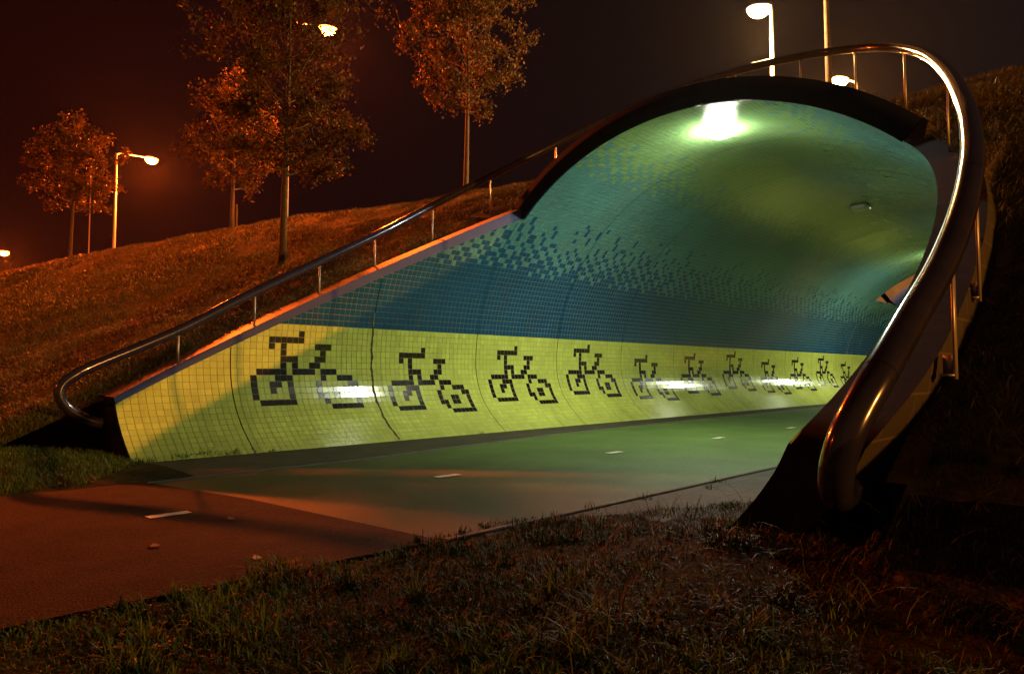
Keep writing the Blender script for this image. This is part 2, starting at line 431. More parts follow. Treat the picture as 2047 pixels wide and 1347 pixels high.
# the light gap between the two tunnel halves, far inside
mb = MB()
for sd in (1, -1):
    pass
V = []; F = []
vg = np.linspace(vk, L_MAX, 40)
M_MED = mat('median_concrete', ((0.030, 0.024, 0.020), (0.042, 0.033, 0.027)), 0.85, noise=3)
for sd in (1, -1):
    k = len(V)
    for v in vg:
        y, z = sec(v, sd, 0.33); V.append((S_TWO+0.02, y, z)); V.append((S_TWO+0.02, CY+(y-CY)*1.5+sd*0.4, 7.4))
    for i in range(len(vg)-1):
        a = k+2*i; q = (a, a+1, a+3, a+2); F.append(q if sd > 0 else q[::-1])
mesh_np('median_wall', V, np.array(F), M_MED, tunnel)
V = []; F = []
for sd in (1, -1):
    k = len(V)
    for v in vg:
        for off, s_ in ((-0.01, S_TWO+0.1), (-0.01, S_TWO-0.03), (0.34, S_TWO-0.03)):
            y, z = sec(v, sd, off); V.append((s_, y, z))
    for i in range(len(vg)-1):
        for j in range(2):
            a = k+i*3+j; q = (a, a+1, a+4, a+3); F.append(q if sd > 0 else q[::-1])
mesh_np('inner_arch_rim', V, np.array(F), M_BLUE, tunnel)
for sd in (1, -1):
    mb = MB(); mb.box(((S_GAP+S_TWO)/2, CY+sd*(3.2+0.33), 3.99), (S_TWO-S_GAP, 0.50, 0.05))
    mb.build('gap_ledge', M_MED, tunnel)
    mb = MB(); mb.add([(S_GAP-0.02, CY+sd*3.5, 4.0), (S_TWO+0.05, CY+sd*3.5, 4.0), (S_TWO+0.05, CY+sd*5.4, 6.4), (S_GAP-0.02, CY+sd*5.4, 6.4)], [(0,1,2,3)])
    mb.build('gap_side', M_MED, tunnel)

# ------------------------------------------------------------------ ground, road, paths
M_SOIL = mat('soil', ((0.030, 0.020, 0.010), (0.055, 0.040, 0.018)), 0.95, noise=1.6, bump=(14, 1.0))
def crest(y):
    return np.interp(y, [-60, 6, 12, 16.3, 19.3, 29, 43, 70, 120], [14.0, 14.0, 13.5, 12.9, 11.8, 9.9, 7.8, 6.0, 4.0])
def hill(s, y):
    c = crest(y); lin = 6.2+0.5*(s-c)
    k = 0.22
    z = 6.2-k*np.log1p(np.exp(np.clip((6.2-lin)/k, -50, 50)))        # rounded crest
    k2 = 0.16
    z = k2*np.log1p(np.exp(np.clip((z-0.0)/k2, -50, 50)))-0.03        # rounded foot
    return z
def ground_z(s, y):
    """lawn height beside the road: a low rise towards the near wing wall"""
    z = 0.36*np.clip((3.45-y)/2.0, 0, 1)**1.35*np.clip((s-0.4)/2.8, 0, 1)*np.clip((4.3-s)/0.8, 0, 1)
    z = np.where(y < 0.95, np.maximum(z, near_z(s, y)), z)
    left = (y > 7.4) & (y < 10.5)
    z = np.where(y >= 3.55, 0, z)
    z = np.where(left, np.clip((y-7.5)/2.4, 0, 1)*0.16*np.clip((3.4-s)/1.2, 0, 1), z)
    return z+0.05*(fbm(s*1.3, y*1.3)-0.3)*np.clip(np.where(y < 3.5, 3.5-y, y-7.6), 0, 0.4)/0.4
def near_z(s, y):
    """foot of the slope on the near side, lower beside the wing wall"""
    z = hill(s, y)-0.30*np.clip((9-s)/3, 0, 1)*np.clip((y+1.6)/2.0, 0, 1)
    return z*np.clip((s-0.6)/1.6, 0, 1)
M_THATCH = mat('thatch', ((0.060, 0.045, 0.018), (0.15, 0.11, 0.045)), 0.95, noise=7, bump=(22, 1.0), spec=0.1)
base = struct(mesh_np('ground', [(-300,-300,-0.03),(300,-300,-0.03),(300,300,-0.03),(-300,300,-0.03)], np.array([(0,1,2,3)]), M_SOIL))
def grid(name, S_, Y_, zf, m, keep=None, smooth=True):
    SS, YY = np.meshgrid(S_, Y_, indexing='ij'); Z = zf(SS, YY)
    V = np.stack([SS.ravel(), YY.ravel(), Z.ravel()], 1); ns, ny = SS.shape
    i, j = np.meshgrid(np.arange(ns-1), np.arange(ny-1), indexing='ij'); a = (i*ny+j).ravel()
    F = np.stack([a, a+ny, a+ny+1, a+1], 1)
    if keep is not None:
        c = V[F].mean(1); F = F[keep(c[:,0], c[:,1])]
    return mesh_np(name, V, F, m, smooth=smooth)
def half_np(z): return np.where(z >= Z0, A*np.sqrt(np.clip(1-((z-Z0)/B)**2, 0, 1)), A)
def bank_z(s, y):
    z = hill(s, y)+0.03; bump = 0.20*(fbm(s*0.9+3, y*0.9)-0.47)+0.07*(fbm(s*3.1, y*3.1)-0.47)
    yi = half_np(0.7+0.5*(np.clip(s, 3.1, S_ARCH)-3.1)); d = np.abs(np.abs(y-CY)-yi-0.3)
    z = z-0.16*np.clip(1-d/0.9, 0, 1)*(y > CY)*(s < 10.5)
    z = z+bump*np.clip(d/0.7, 0.15, 1)-0.02
    ro = np.clip(np.abs(y-CY)/(A+0.31), 0, 1); top = Z0+(B+0.34)*np.sqrt(1-ro*ro)
    z = np.where((s > S_ARCH-0.05) & (np.abs(y-CY) < A+0.31), np.maximum(z, top), z)
    # grass hangs a little below the near wing wall's cap
    z = np.where((y < 1.2), z-0.30*np.clip((y+1.6)/2.0, 0, 1)*np.clip((9-s)/3, 0, 1), z)
    return z
def outside(s, y):
    zr = 0.7+0.5*(np.clip(s, 3.1, S_ARCH)-3.1)
    return (s > 3.05) & (np.abs(y-CY) > half_np(zr)+np.where(y > CY, 0.22, 0.25))
sl = np.concatenate([np.linspace(-14, 1.5, 20), np.arange(1.7, 16, 0.22), np.linspace(16.5, 120, 24)])
struct(grid('embankment', sl, np.concatenate([np.arange(8.7, 11.4, 0.09), np.arange(11.5, 26, 0.22), np.linspace(26.5, 70, 70), np.linspace(75, 240, 12)]), bank_z, M_THATCH,
            keep=lambda s, y: outside(s, y) & ((s < 9.7) | (y > 10.2)) | (y > 10.45)))
struct(grid('embankment', sl, np.concatenate([np.linspace(-120, -12, 14), np.arange(-11.6, 0.0, 0.2), np.arange(0, 2.9, 0.09)]),
            lambda s, y: np.where(s < 3.4, ground_z(s, y)-0.004, bank_z(s, y)), M_THATCH,
            keep=lambda s, y: ~((s > -14) & (s < 3.4) & (y > 0.9)) & ((y < 0.85) | outside(s, y)) & ((s < 9.7) | (y < 1.05))))
struct(grid('embankment', np.concatenate([[S_ARCH+0.10], np.arange(9.9, 16, 0.3), np.linspace(16.5, 29, 10)]), np.linspace(0.955, 10.38, 60), bank_z, M_THATCH))
struct(grid('embankment', np.linspace(33.9, 120, 12), np.linspace(0.955, 10.38, 20), lambda s, y: np.full(s.shape, 6.2), M_THATCH))
M_TURF = mat('turf_soil', ((0.012, 0.013, 0.004), (0.034, 0.032, 0.009)), 0.95, noise=11, bump=(28, 1.0), spec=0.05)
struct(grid('lawn', np.arange(-8, 6.6, 0.1), np.arange(-6, 3.86, 0.08), lambda s, y: ground_z(s, y)+0.004-0.02*(y > 3.6), M_TURF,
            keep=lambda s, y: (s < 3.4) | ((y > 1.75) & (s < 4.9) & (y < 3.6-np.clip((s-3.9)*0.55, 0, 2.4)))))
struct(grid('lawn', np.concatenate([np.linspace(-20, -1, 12), np.arange(-0.9, 4.2, 0.1)]), np.arange(7.62, 10.5, 0.1), lambda s, y: ground_z(s, y)+0.004, M_TURF,
            keep=lambda s, y: (s < 3.2)))

# asphalt, green coating, dark paved footways
m = bpy.data.materials.new('red_asphalt'); n, b, L = nodes(m)
geo = n.nodes.new('ShaderNodeNewGeometry')
t1 = n.nodes.new('ShaderNodeTexVoronoi'); t1.inputs['Scale'].default_value = 90
t2 = n.nodes.new('ShaderNodeTexNoise'); t2.inputs['Scale'].default_value = 2.2; t2.inputs['Detail'].default_value = 8
t3 = n.nodes.new('ShaderNodeTexNoise'); t3.inputs['Scale'].default_value = 55; t3.inputs['Detail'].default_value = 3
for t in (t1, t2, t3): L(geo.outputs['Position'], t.inputs['Vector'])
r = n.nodes.new('ShaderNodeValToRGB'); r.color_ramp.elements[0].color = (0.007, 0.0030, 0.0018, 1); r.color_ramp.elements[1].color = (0.038, 0.0155, 0.0085, 1)
r.color_ramp.elements[0].position = 0.40; r.color_ramp.elements[1].position = 0.62
mx = n.nodes.new('ShaderNodeMath'); mx.operation = 'MULTIPLY_ADD'; mx.inputs[1].default_value = 0.5
L(t3.outputs['Fac'], mx.inputs[0]); m5 = n.nodes.new('ShaderNodeMath'); m5.operation = 'MULTIPLY'; m5.inputs[1].default_value = 0.5
L(t2.outputs['Fac'], m5.inputs[0]); L(m5.outputs[0], mx.inputs[2]); L(mx.outputs[0], r.inputs[0]); L(r.outputs[0], b.inputs['Base Color'])
bp = n.nodes.new('ShaderNodeBump'); bp.inputs['Strength'].default_value = 0.9; bp.inputs['Distance'].default_value = 0.006
L(t1.outputs['Distance'], bp.inputs['Height']); L(bp.outputs[0], b.inputs['Normal']); b.inputs['Roughness'].default_value = 0.85; b.inputs['Specular IOR Level'].default_value = 0.12
M_RED = m
M_GREEN = mat('green_coating', ((0.055, 0.098, 0.020), (0.084, 0.138, 0.029)), 0.62, noise=1.1, bump=(110, 0.35), spec=0.25)
n, b, L = nodes(M_GREEN)        # outer stretch painted darker and browner, standing for the fading lamp light; ragged edge
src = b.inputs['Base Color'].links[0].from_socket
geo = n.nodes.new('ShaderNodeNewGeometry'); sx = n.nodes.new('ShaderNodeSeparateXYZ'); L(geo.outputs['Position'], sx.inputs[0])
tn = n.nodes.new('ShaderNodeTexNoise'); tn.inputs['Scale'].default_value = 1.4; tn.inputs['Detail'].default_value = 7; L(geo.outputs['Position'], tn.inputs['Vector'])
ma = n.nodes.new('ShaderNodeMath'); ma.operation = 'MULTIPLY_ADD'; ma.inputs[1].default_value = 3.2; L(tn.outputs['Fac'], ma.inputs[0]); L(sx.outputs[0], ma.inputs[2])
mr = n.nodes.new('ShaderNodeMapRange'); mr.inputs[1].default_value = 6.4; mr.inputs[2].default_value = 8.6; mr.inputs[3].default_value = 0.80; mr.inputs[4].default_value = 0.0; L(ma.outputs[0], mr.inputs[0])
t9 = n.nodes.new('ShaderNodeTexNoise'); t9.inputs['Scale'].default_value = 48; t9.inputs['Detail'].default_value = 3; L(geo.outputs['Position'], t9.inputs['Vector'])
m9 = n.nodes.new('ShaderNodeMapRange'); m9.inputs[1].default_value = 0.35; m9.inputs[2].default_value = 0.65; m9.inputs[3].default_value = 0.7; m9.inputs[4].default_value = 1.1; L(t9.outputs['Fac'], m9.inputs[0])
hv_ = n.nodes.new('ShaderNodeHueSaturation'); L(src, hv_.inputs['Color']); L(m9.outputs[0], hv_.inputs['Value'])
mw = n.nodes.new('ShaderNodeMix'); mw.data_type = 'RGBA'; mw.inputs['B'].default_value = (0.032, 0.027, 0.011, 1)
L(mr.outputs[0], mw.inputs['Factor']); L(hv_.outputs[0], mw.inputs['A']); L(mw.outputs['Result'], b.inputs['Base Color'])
M_PAVE = bpy.data.materials.new('dark_paving'); n, b, L = nodes(M_PAVE)
geo = n.nodes.new('ShaderNodeNewGeometry'); br = n.nodes.new('ShaderNodeTexBrick'); br.inputs['Scale'].default_value = 1
br.inputs['Brick Width'].default_value = 0.30; br.inputs['Row Height'].default_value = 0.30; br.inputs['Mortar Size'].default_value = 0.006
br.inputs['Color1'].default_value = (0.036, 0.029, 0.020, 1); br.inputs['Color2'].default_value = (0.055, 0.044, 0.031, 1); br.inputs['Mortar'].default_value = (0.012, 0.010, 0.007, 1)
t3 = n.nodes.new('ShaderNodeTexNoise'); t3.inputs['Scale'].default_value = 45; t3.inputs['Detail'].default_value = 4
L(geo.outputs['Position'], br.inputs['Vector']); L(geo.outputs['Position'], t3.inputs['Vector'])
mm = n.nodes.new('ShaderNodeMix'); mm.data_type = 'RGBA'; mm.blend_type = 'OVERLAY'; mm.inputs['Factor'].default_value = 0.8
L(br.outputs[0], mm.inputs['A']); L(t3.outputs['Fac'], mm.inputs['B']); L(mm.outputs['Result'], b.inputs['Base Color'])
bp = n.nodes.new('ShaderNodeBump'); bp.inputs['Strength'].default_value = 0.7; bp.inputs['Distance'].default_value = 0.006
L(t3.outputs['Fac'], bp.inputs['Height']); L(bp.outputs[0], b.inputs['Normal']); b.inputs['Roughness'].default_value = 0.75; b.inputs['Specular IOR Level'].default_value = 0.2
def sheet(name, pts, z, m):
    me = bpy.data.meshes.new(name); me.from_pydata([(x, y, z) for x, y in pts], [], [tuple(range(len(pts)))]); me.update()
    me.materials.append(m); o = bpy.data.objects.new(name, me); COL.objects.link(o); return struct(o)
edgeL = [(2.64,7.45),(3.7,7.5),(5,7.52),(6.9,7.78),(9.6,8.12),(15,8.3),(46,8.4)]
sheet('footpath', [(2.0,7.40)]+edgeL[1:]+[(46,9.6),(2.9,9.6),(2.0,8.0)], 0.006, M_PAVE)
sheet('footpath', [(3.4,3.62),(3.4,2.3),(3.6,1.6),(46,1.6),(46,3.45),(8.7,3.50)], 0.006, M_PAVE)
sheet('road', [(-60,3.74),(1,3.70),(3.08,3.56),(2.93,5.9),(2.66,7.56),(0,7.75),(-60,7.9)], 0.012, M_RED)
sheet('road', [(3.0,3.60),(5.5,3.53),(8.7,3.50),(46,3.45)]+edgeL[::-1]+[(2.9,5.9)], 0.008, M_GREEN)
# thin kerb bands edging the coloured surface
M_KERB = mat('kerb_stone', ((0.045, 0.038, 0.026), (0.085, 0.068, 0.045)), 0.8, noise=9)
def band(name, pts, w, z):
    V = []; F = []
    for i, (x, y) in enumerate(pts): V += [(x, y, z), (x, y+w, z), (x, y, z-0.03), (x, y+w, z-0.03)]
    for i in range(len(pts)-1):
        a = 4*i; F += [(a, a+4, a+5, a+1), (a, a+2, a+6, a+4), (a+1, a+5, a+7, a+3)]
    return struct(mesh_np(name, V, np.array(F), M_KERB))
band('kerb', edgeL, 0.045, 0.022)
band('kerb', [(3.1,3.50),(5.5,3.47),(8.7,3.44),(46,3.39)], 0.05, 0.022)
M_MARK = mat('worn_road_paint', ((0.62, 0.55, 0.45), (0.38, 0.32, 0.26)), 0.6, noise=14)
for s_ in (2.02, 4.85, 7.87, 10.85, 13.85, 16.9, 19.9, 22.9):
    w = 0.055; l = 0.31
    pts = [(s_+l*k/6, -w+random.uniform(-.006,.006)) for k in range(7)]+[(s_+l*(6-k)/6, w+random.uniform(-.006,.006)) for k in range(7)]
    sheet('road_marking', [(x, 5.69+y) for x, y in pts], 0.018, M_MARK)

# ------------------------------------------------------------------ handrail round the mouth
rail_pts = [(3.10,10.26,.44),(2.96,10.25,.47),(2.79,10.25,.55),(2.64,10.25,.67),(2.56,10.25,.82),(2.60,10.25,.96),(2.74,10.24,1.08),(2.95,10.23,1.20),(3.97,10.2,1.69),
 (4.96,10.18,2.26),(6.17,10.18,2.91),(7.38,10.18,3.56),(8.66,10.15,4.31),(9.8,9.9,5.0),(11.0,9.2,5.78),(11.6,8.5,6.22),(12.04,7.6,6.57),(12.42,6.7,6.78),
 (12.69,5.8,6.89),(12.81,4.9,6.86),(12.69,4.0,6.67),(12.04,3.2,6.22),(10.51,2.4,5.36),(8.39,1.7,4.24),(6.49,1.2,3.24),(5.49,.98,2.65),
 (4.86,.88,2.27),(4.35,.84,1.92),(3.93,.85,1.61),(3.46,.87,1.33),(3.12,.90,1.10),(2.99,.94,.96),(2.93,.97,.86),(2.92,1.0,.76),(2.94,1.02,.68),(3.00,1.04,.62),(3.10,1.06,.59),(3.29,1.09,.58)]
RP = catmull(rail_pts, 10)
M_STEEL = mat('dark_blue_lacquered_tube', ((0.020, 0.020, 0.052), (0.030, 0.027, 0.060)), 0.20, metal=0.25, noise=5, coat=0.8, bump=(9, 0.02))
M_POST = mat('galvanised_post', ((0.50, 0.46, 0.42), (0.36, 0.33, 0.30)), 0.42, metal=0.6, noise=12)
hr = empty('handrail', (7, CY, 0), 'thick round steel handrail sweeping in one loop over the tunnel mouth', 'handrail')
mb = MB(); mb.tube(RP, 0.069, 20); mb.build('rail_tube', M_STEEL, hr, smooth=True)
# weld collars where lengths of tube meet
for sx_ in (3.12, 4.86, 8.39, 12.04):
    i = min((k for k in range(len(RP)) if RP[k].y < 4), key=lambda k: abs(RP[k].x-sx_))
    mb = MB(); d = (RP[i+1]-RP[i-1]).normalized(); mb.tube([RP[i]-d*0.006, RP[i]+d*0.006], 0.0705, 20, cap=False); mb.build('weld_collar', M_STEEL, hr, smooth=True)
def rail_at(s, side):
    c = [p for p in RP if (p.y > CY if side > 0 else p.y < CY) and (p.z > 1.05)]
    return min(c, key=lambda p: abs(p.x-s))
def rail_y(y): return min([p for p in RP if p.x > 9], key=lambda p: abs(p.y-y))
def post(p, zb, rad=0.017):
    mb = MB(); mb.tube([(p.x, p.y, zb), (p.x, p.y, p.z-0.05)], rad, 10); o = mb.build('post', M_POST, hr, smooth=True)
    mb = MB(); mb.tube([(p.x, p.y, zb-0.01), (p.x, p.y, zb+0.02)], 0.034, 10); mb.build('foot_plate', M_POST, o)
for s_ in (3.97, 5.02, 6.12, 7.25, 8.50, 9.75):
    p = rail_at(s_, 1); post(p, 0.70+0.5*(p.x-3.1)+0.01)
for y in (9.2, 7.6, 6.1, 4.9, 3.9, 2.9):
    p = rail_y(y); post(p, float(bank_z(np.array([p.x]), np.array([p.y]))[0])-0.1)
for s_ in (8.6, 6.9, 5.75, 4.95, 4.05):
    p = rail_at(s_, -1); zt = 0.70+0.5*(p.x-3.1)
    q = Vector((p.x, p.y-0.02, p.z)); mb = MB(); mb.box((q.x, q.y, (zt-0.12+p.z)/2), (0.05, 0.012, p.z-zt+0.10)); o = mb.build('post', M_POST, hr)
    mb = MB(); mb.box((q.x, q.y+0.03, zt-0.09), (0.09, 0.06, 0.012)); mb.box((q.x+0.03, q.y+0.03, zt-0.04), (0.012, 0.06, 0.1))
    mb.build('wall_bracket', M_POST, o)

# ------------------------------------------------------------------ tunnel ceiling lamps
M_TUBE = emit('tunnel_lamp_glass', TUBE, 760)
M_TUBE_OFF = mat('unlit_lamp_glass', (0.35, 0.38, 0.33), 0.3)
M_CASE = mat('lamp_case', (0.20, 0.20, 0.18), 0.5, metal=0.3)
def ceiling_lamp(s_, lit, label, y=CY, drop=0.0):
    zc = Z0+B-drop
    e = empty('ceiling_lamp', (s_, y, zc), label, 'tunnel lamp', 'square lamps along the tunnel crown')
    mb = MB(); mb.box((s_, y, zc-0.020), (0.42, 0.34, 0.05)); mb.build('lamp_case', M_CASE, e)
    if drop > 0.05:
        mb = MB(); mb.box((s_, y, zc+drop/2), (0.16, 0.16, drop-0.005)); mb.build('mount', M_CASE, e)
    mb = MB(); nl, na = 7, 20; V = []; Q = []                 # shallow rounded bowl
    for k in range(nl+1):
        t = k/nl*PI/2
        for q in range(na):
            ct, st = math.cos(2*PI*q/na), math.sin(2*PI*q/na); sq = (abs(ct)**4+abs(st)**4)**-0.25
            V.append((s_+0.27*math.cos(t)**0.7*ct*sq*0.93, y+0.22*math.cos(t)**0.7*st*sq*0.93, zc-0.040-0.085*math.sin(t)))
    for k in range(nl):
        for q in range(na): Q.append((k*na+q, k*na+(q+1)%na, (k+1)*na+(q+1)%na, (k+1)*na+q))
    mb.add(V, Q); mb.build('diffuser', M_TUBE if lit else M_TUBE_OFF, e, smooth=True)
ceiling_lamp(10.95, True, 'brightly lit square lamp on the tunnel crown near the mouth', 5.58)
ceiling_lamp(18.4, False, 'unlit square lamp flush on the green tiled ceiling')
ceiling_lamp(27.4, True, 'lit lamp deep in the tunnel hidden behind the near wall')
ceiling_lamp(39.0, True, 'lit lamp at the far tunnel half beyond the gap')

# ------------------------------------------------------------------ street lamps
M_MAST = mat('lamp_mast', ((0.45, 0.43, 0.40), (0.38, 0.36, 0.33)), 0.5, metal=0.3, noise=4)
def street_lamp(x, y, z0, h, arm, power, col, label, glass=60, ang=True):
    e = empty('street_lamp', (x, y, z0), label, 'street lamp', 'street lamps round the embankment')
    mb = MB(); mb.tube([(x,y,z0-0.3),(x,y,z0+1.0),(x,y,z0+h)], [0.085,0.08,0.05], 12); mb.build('pole', M_MAST, e, smooth=True)
    a = Vector((arm[0], arm[1], 0)); tip = Vector((x,y,z0+h))+a+Vector((0,0,0.12*a.length))
    if a.length > 0.05:
        mb = MB(); mb.tube(catmull([(x,y,z0+h-0.1), Vector((x,y,z0+h+0.05))+a*0.15, tip], 5), 0.035, 8); mb.build('arm', M_MAST, e, smooth=True)
    M = Matrix.Rotation(math.atan2(a.y, a.x) if a.length > 0.05 else 0, 3, 'Z')
    d = (a.normalized() if a.length > 0.05 else Vector((1,0,0)))
    mb = MB(); mb.box(tip+d*0.2+Vector((0,0,0.05)), (0.70, 0.30, 0.10), M, ch=0.35); mb.build('lamp_head', M_MAST, e)
    mb = MB(); c = tip+d*0.22                       # a deep drop bowl
    for k in range(6):
        t0, t1 = k/6*PI/2, (k+1)/6*PI/2
        for q in range(12):
            p = []
            for tt, qq in ((t0,q),(t0,q+1),(t1,q+1),(t1,q)):
                p.append(c+M @ Vector((0.36*math.cos(tt)*math.cos(qq*PI/6), 0.24*math.cos(tt)*math.sin(qq*PI/6), -0.30*math.sin(tt))))
            mb.add(p, [(0,1,2,3)])
    mb.build('lamp_glass', emit('lamp_glass', col, glass), e)
    ld = bpy.data.lights.new('lamp_light', 'POINT'); ld.energy = power; ld.color = col; ld.shadow_soft_size = 0.35
    lo = bpy.data.objects.new('lamp_light', ld); COL.objects.link(lo); lo.parent = e; lo.matrix_parent_inverse = Matrix.Translation(e.location).inverted()
    lo.location = tip+d*0.22+Vector((0,0,-0.70))
    return e
PZ = 6.15
street_lamp(12.1, 39.6, PZ, 6.25, (1.6, 0.3), 34000, SODIUM, 'orange street lamp on the embankment crest right of the smallest tree', 110)
street_lamp(12.6, 23.07, PZ, 7.6, (1.2, -0.29), 15000, SODIUM, 'orange street lamp shining through the crown of the big tree', 110)
street_lamp(20.9, 8.85, PZ, 6.15, (-0.08, 0.12), 8000, WARM, 'pale bright street lamp on a white pole above the tunnel roof', 220)
street_lamp(29.5, 9.1, PZ, 6.45, (-0.5, 0.3), 20000, (1.0, 0.36, 0.07), 'small far street lamp just above the dark arch rim', 120)
street_lamp(22.7, 82.0, PZ, 18.2, (-1, 0), 300, SODIUM, 'tiny far orange lamp behind the crown of the smallest tree', 90)
street_lamp(10.5, 62.0, 4.5, 5.3, (1.0, 0.2), 28000, SODIUM, 'orange street lamp at the photo\'s left border on the bank', 90)
street_lamp(-9.0, 19.5, 0.0, 7.0, (1.0, -0.8), 600, SODIUM, 'orange street lamp beside the path out of the photo', 60)
street_lamp(11.0, -50.0, 4.6, 4.2, (0.0, 1.2), 90000, (1.0, 0.36, 0.05), 'orange street lamp on the near bank out of the photo', 60)

# ------------------------------------------------------------------ trees
M_BARK = mat('bark', ((0.035, 0.025, 0.016), (0.075, 0.053, 0.035)), 0.9, noise=14, bump=(30, 1.0))
def leaf_mat(name, c1, c2):
    m = bpy.data.materials.new(name); n, b, L = nodes(m)
    geo = n.nodes.new('ShaderNodeNewGeometry'); r = n.nodes.new('ShaderNodeValToRGB')
    r.color_ramp.elements[0].color = (*c1, 1); r.color_ramp.elements[1].color = (*c2, 1)
    L(geo.outputs['Random Per Island'], r.inputs[0]); L(r.outputs[0], b.inputs['Base Color'])
    b.inputs['Roughness'].default_value = 0.65; b.inputs['Specular IOR Level'].default_value = 0.2
    tr = n.nodes.new('ShaderNodeBsdfTranslucent'); mx = n.nodes.new('ShaderNodeMixShader'); mx.inputs[0].default_value = 0.3
    L(r.outputs[0], tr.inputs[0]); out = n.nodes['Material Output']
    L(b.outputs[0], mx.inputs[1]); L(tr.outputs[0], mx.inputs[2]); L(mx.outputs[0], out.inputs[0]); return m
M_LEAF = leaf_mat('maple_leaves', (0.026, 0.020, 0.008), (0.085, 0.054, 0.019))
def tree(x, y, z, trunk_h, crown_r, crown_h, seed, label, tr=0.10, leaves=16000, leaf=0.085, stake=False, name='young_tree', gap=None):
    rnd = random.Random(seed); rg = np.random.default_rng(seed)
    e = empty(name, (x, y, z), label, 'tree', 'young trees on the embankment')
    top = trunk_h+crown_h
    mb = MB(); pts = []; rad = []
    for k in range(9):
        t = k/8; pts.append((x+0.05*math.sin(t*4+seed), y+0.05*math.cos(t*3+seed), z-0.3+t*(trunk_h+crown_h*0.75+0.3))); rad.append(tr*(1.25 if k == 0 else 1.0)*(1-0.85*t))
    mb.tube(pts, rad, 10); trunk = mb.build('trunk', M_BARK, e, smooth=True)
    mb = MB(); ends = []
    nb = 26
    for k in range(nb):
        t = (k+0.5)/nb; h0 = trunk_h*0.93+crown_h*0.62*t
        az = k*2.399+rnd.uniform(-.4,.4)
        # crown envelope: widest a third up, closing at the top
        f = (k+0.5)/nb; env = crown_r*(0.55+0.75*math.sin(min(1, f*1.25+0.12)*PI*0.62))*(1-0.55*f**2)*rnd.uniform(0.55, 1.22)
        rise = 0.30+0.9*t
        P = [Vector((x, y, z+h0))]
        for q in range(1, 5):
            u = q/4; P.append(Vector((x+math.cos(az+0.25*u)*env*u, y+math.sin(az+0.25*u)*env*u, z+h0+env*rise*u**1.15+rnd.uniform(-.06,.06))))
        r0 = tr*0.34*(1-0.6*t); mb.tube(P, [r0*(1-0.8*q/4) for q in range(5)], 6, cap=False)
        for q in (2, 3, 4, 4):
            for w in range(3):
                d = Vector((rnd.gauss(0,1), rnd.gauss(0,1), rnd.gauss(0.25,0.7))).normalized()*env*rnd.uniform(.22,.42)
                mb.tube([P[q], P[q]+d*0.5+Vector((0,0,0.03)), P[q]+d], [r0*0.3, r0*0.2, r0*0.08], 4, cap=False)
                ends.append((P[q]+d, P[q])) 
    for w in range(8):
        d = Vector((rnd.gauss(0,.5), rnd.gauss(0,.5), rnd.uniform(.4,1))).normalized()*crown_h*0.25
        p = Vector(pts[-1]); mb.tube([p, p+d], [0.02, 0.006], 4, cap=False); ends.append((p+d, p))
    mb.build('branches', M_BARK, e, smooth=True)
    E0 = np.array([a for a, b in ends]); E1 = np.array([b for a, b in ends])
    wgt = rg.gamma(1.2, 1, len(ends)); idx = rg.choice(len(ends), leaves, p=wgt/wgt.sum()); t = rg.random(leaves)[:, None]**0.5*1.12
    c = E1[idx]*(1-t)+E0[idx]*t + rg.normal(0, 0.062*crown_r, (leaves, 3))
    if gap is not None:      # an open spot in the crown where the lamp behind shines through
        g0 = np.array([0, 0, H]); gd = np.array(gap)-g0; gd /= np.linalg.norm(gd); w_ = c-g0
        dd = np.linalg.norm(w_-(w_@gd)[:, None]*gd, axis=1); c = c[(dd > 0.17) | (rg.random(len(c)) < 0.04)]; leaves = len(c)
    n_ = rg.normal(0, 1, (leaves, 3)); n_[:, 2] += 0.6; n_ /= np.linalg.norm(n_, axis=1)[:, None]
    a = np.cross(n_, rg.normal(0, 1, (leaves, 3))); a /= np.linalg.norm(a, axis=1)[:, None]; b = np.cross(n_, a)
    s = leaf*rg.uniform(0.6, 1.25, (leaves, 1))
    V = np.concatenate([c-a*s*0.5, c+b*s*0.42-n_*s*0.1, c+a*s*0.6-n_*s*0.14, c-b*s*0.42-n_*s*0.1], 1).reshape(-1, 3)
    F = np.arange(leaves*4).reshape(-1, 4)
    cr = mesh_np('crown', V, F, M_LEAF, e)
    if stake:
        mb = MB(); sx_, sy_ = x+0.25, y+0.28
        mb.tube([(sx_, sy_, z-0.3), (sx_, sy_, z+1.55)], 0.035, 8); mb.tube([(sx_, sy_, z+1.45), (x, y, z+1.45)], 0.015, 6)
        mb.build('stake', M_BARK, e, smooth=True)
tree(8.0, 14.65, 3.45, 2.2, 1.62, 5.4, 11, 'tall tree rooted halfway up the slope behind the handrail', tr=0.095, leaves=17000, leaf=0.085, gap=(14.0, 22.73, 13.9))
tree(12.0, 25.9, 6.0, 2.1, 1.6, 4.6, 23, 'staked tree on the crest partly behind the big one', tr=0.10, leaves=11000, leaf=0.10, stake=True)
tree(9.0, 35.0, 6.0, 2.2, 1.5, 4.2, 5, 'smallest tree standing alone on the crest left of the orange lamp', tr=0.10, leaves=9000, leaf=0.12)
tree(15.0, 16.2, 6.0, 3.5, 1.75, 5.2, 31, 'round crowned tree alone between the big tree and the tunnel', tr=0.10, leaves=14000, leaf=0.095)
tree(21.5, 7.4, 6.0, 8.2, 2.2, 5.0, 41, 'bare dark trunk rising behind the handrail above the tunnel roof', tr=0.13, leaves=9000, leaf=0.10)

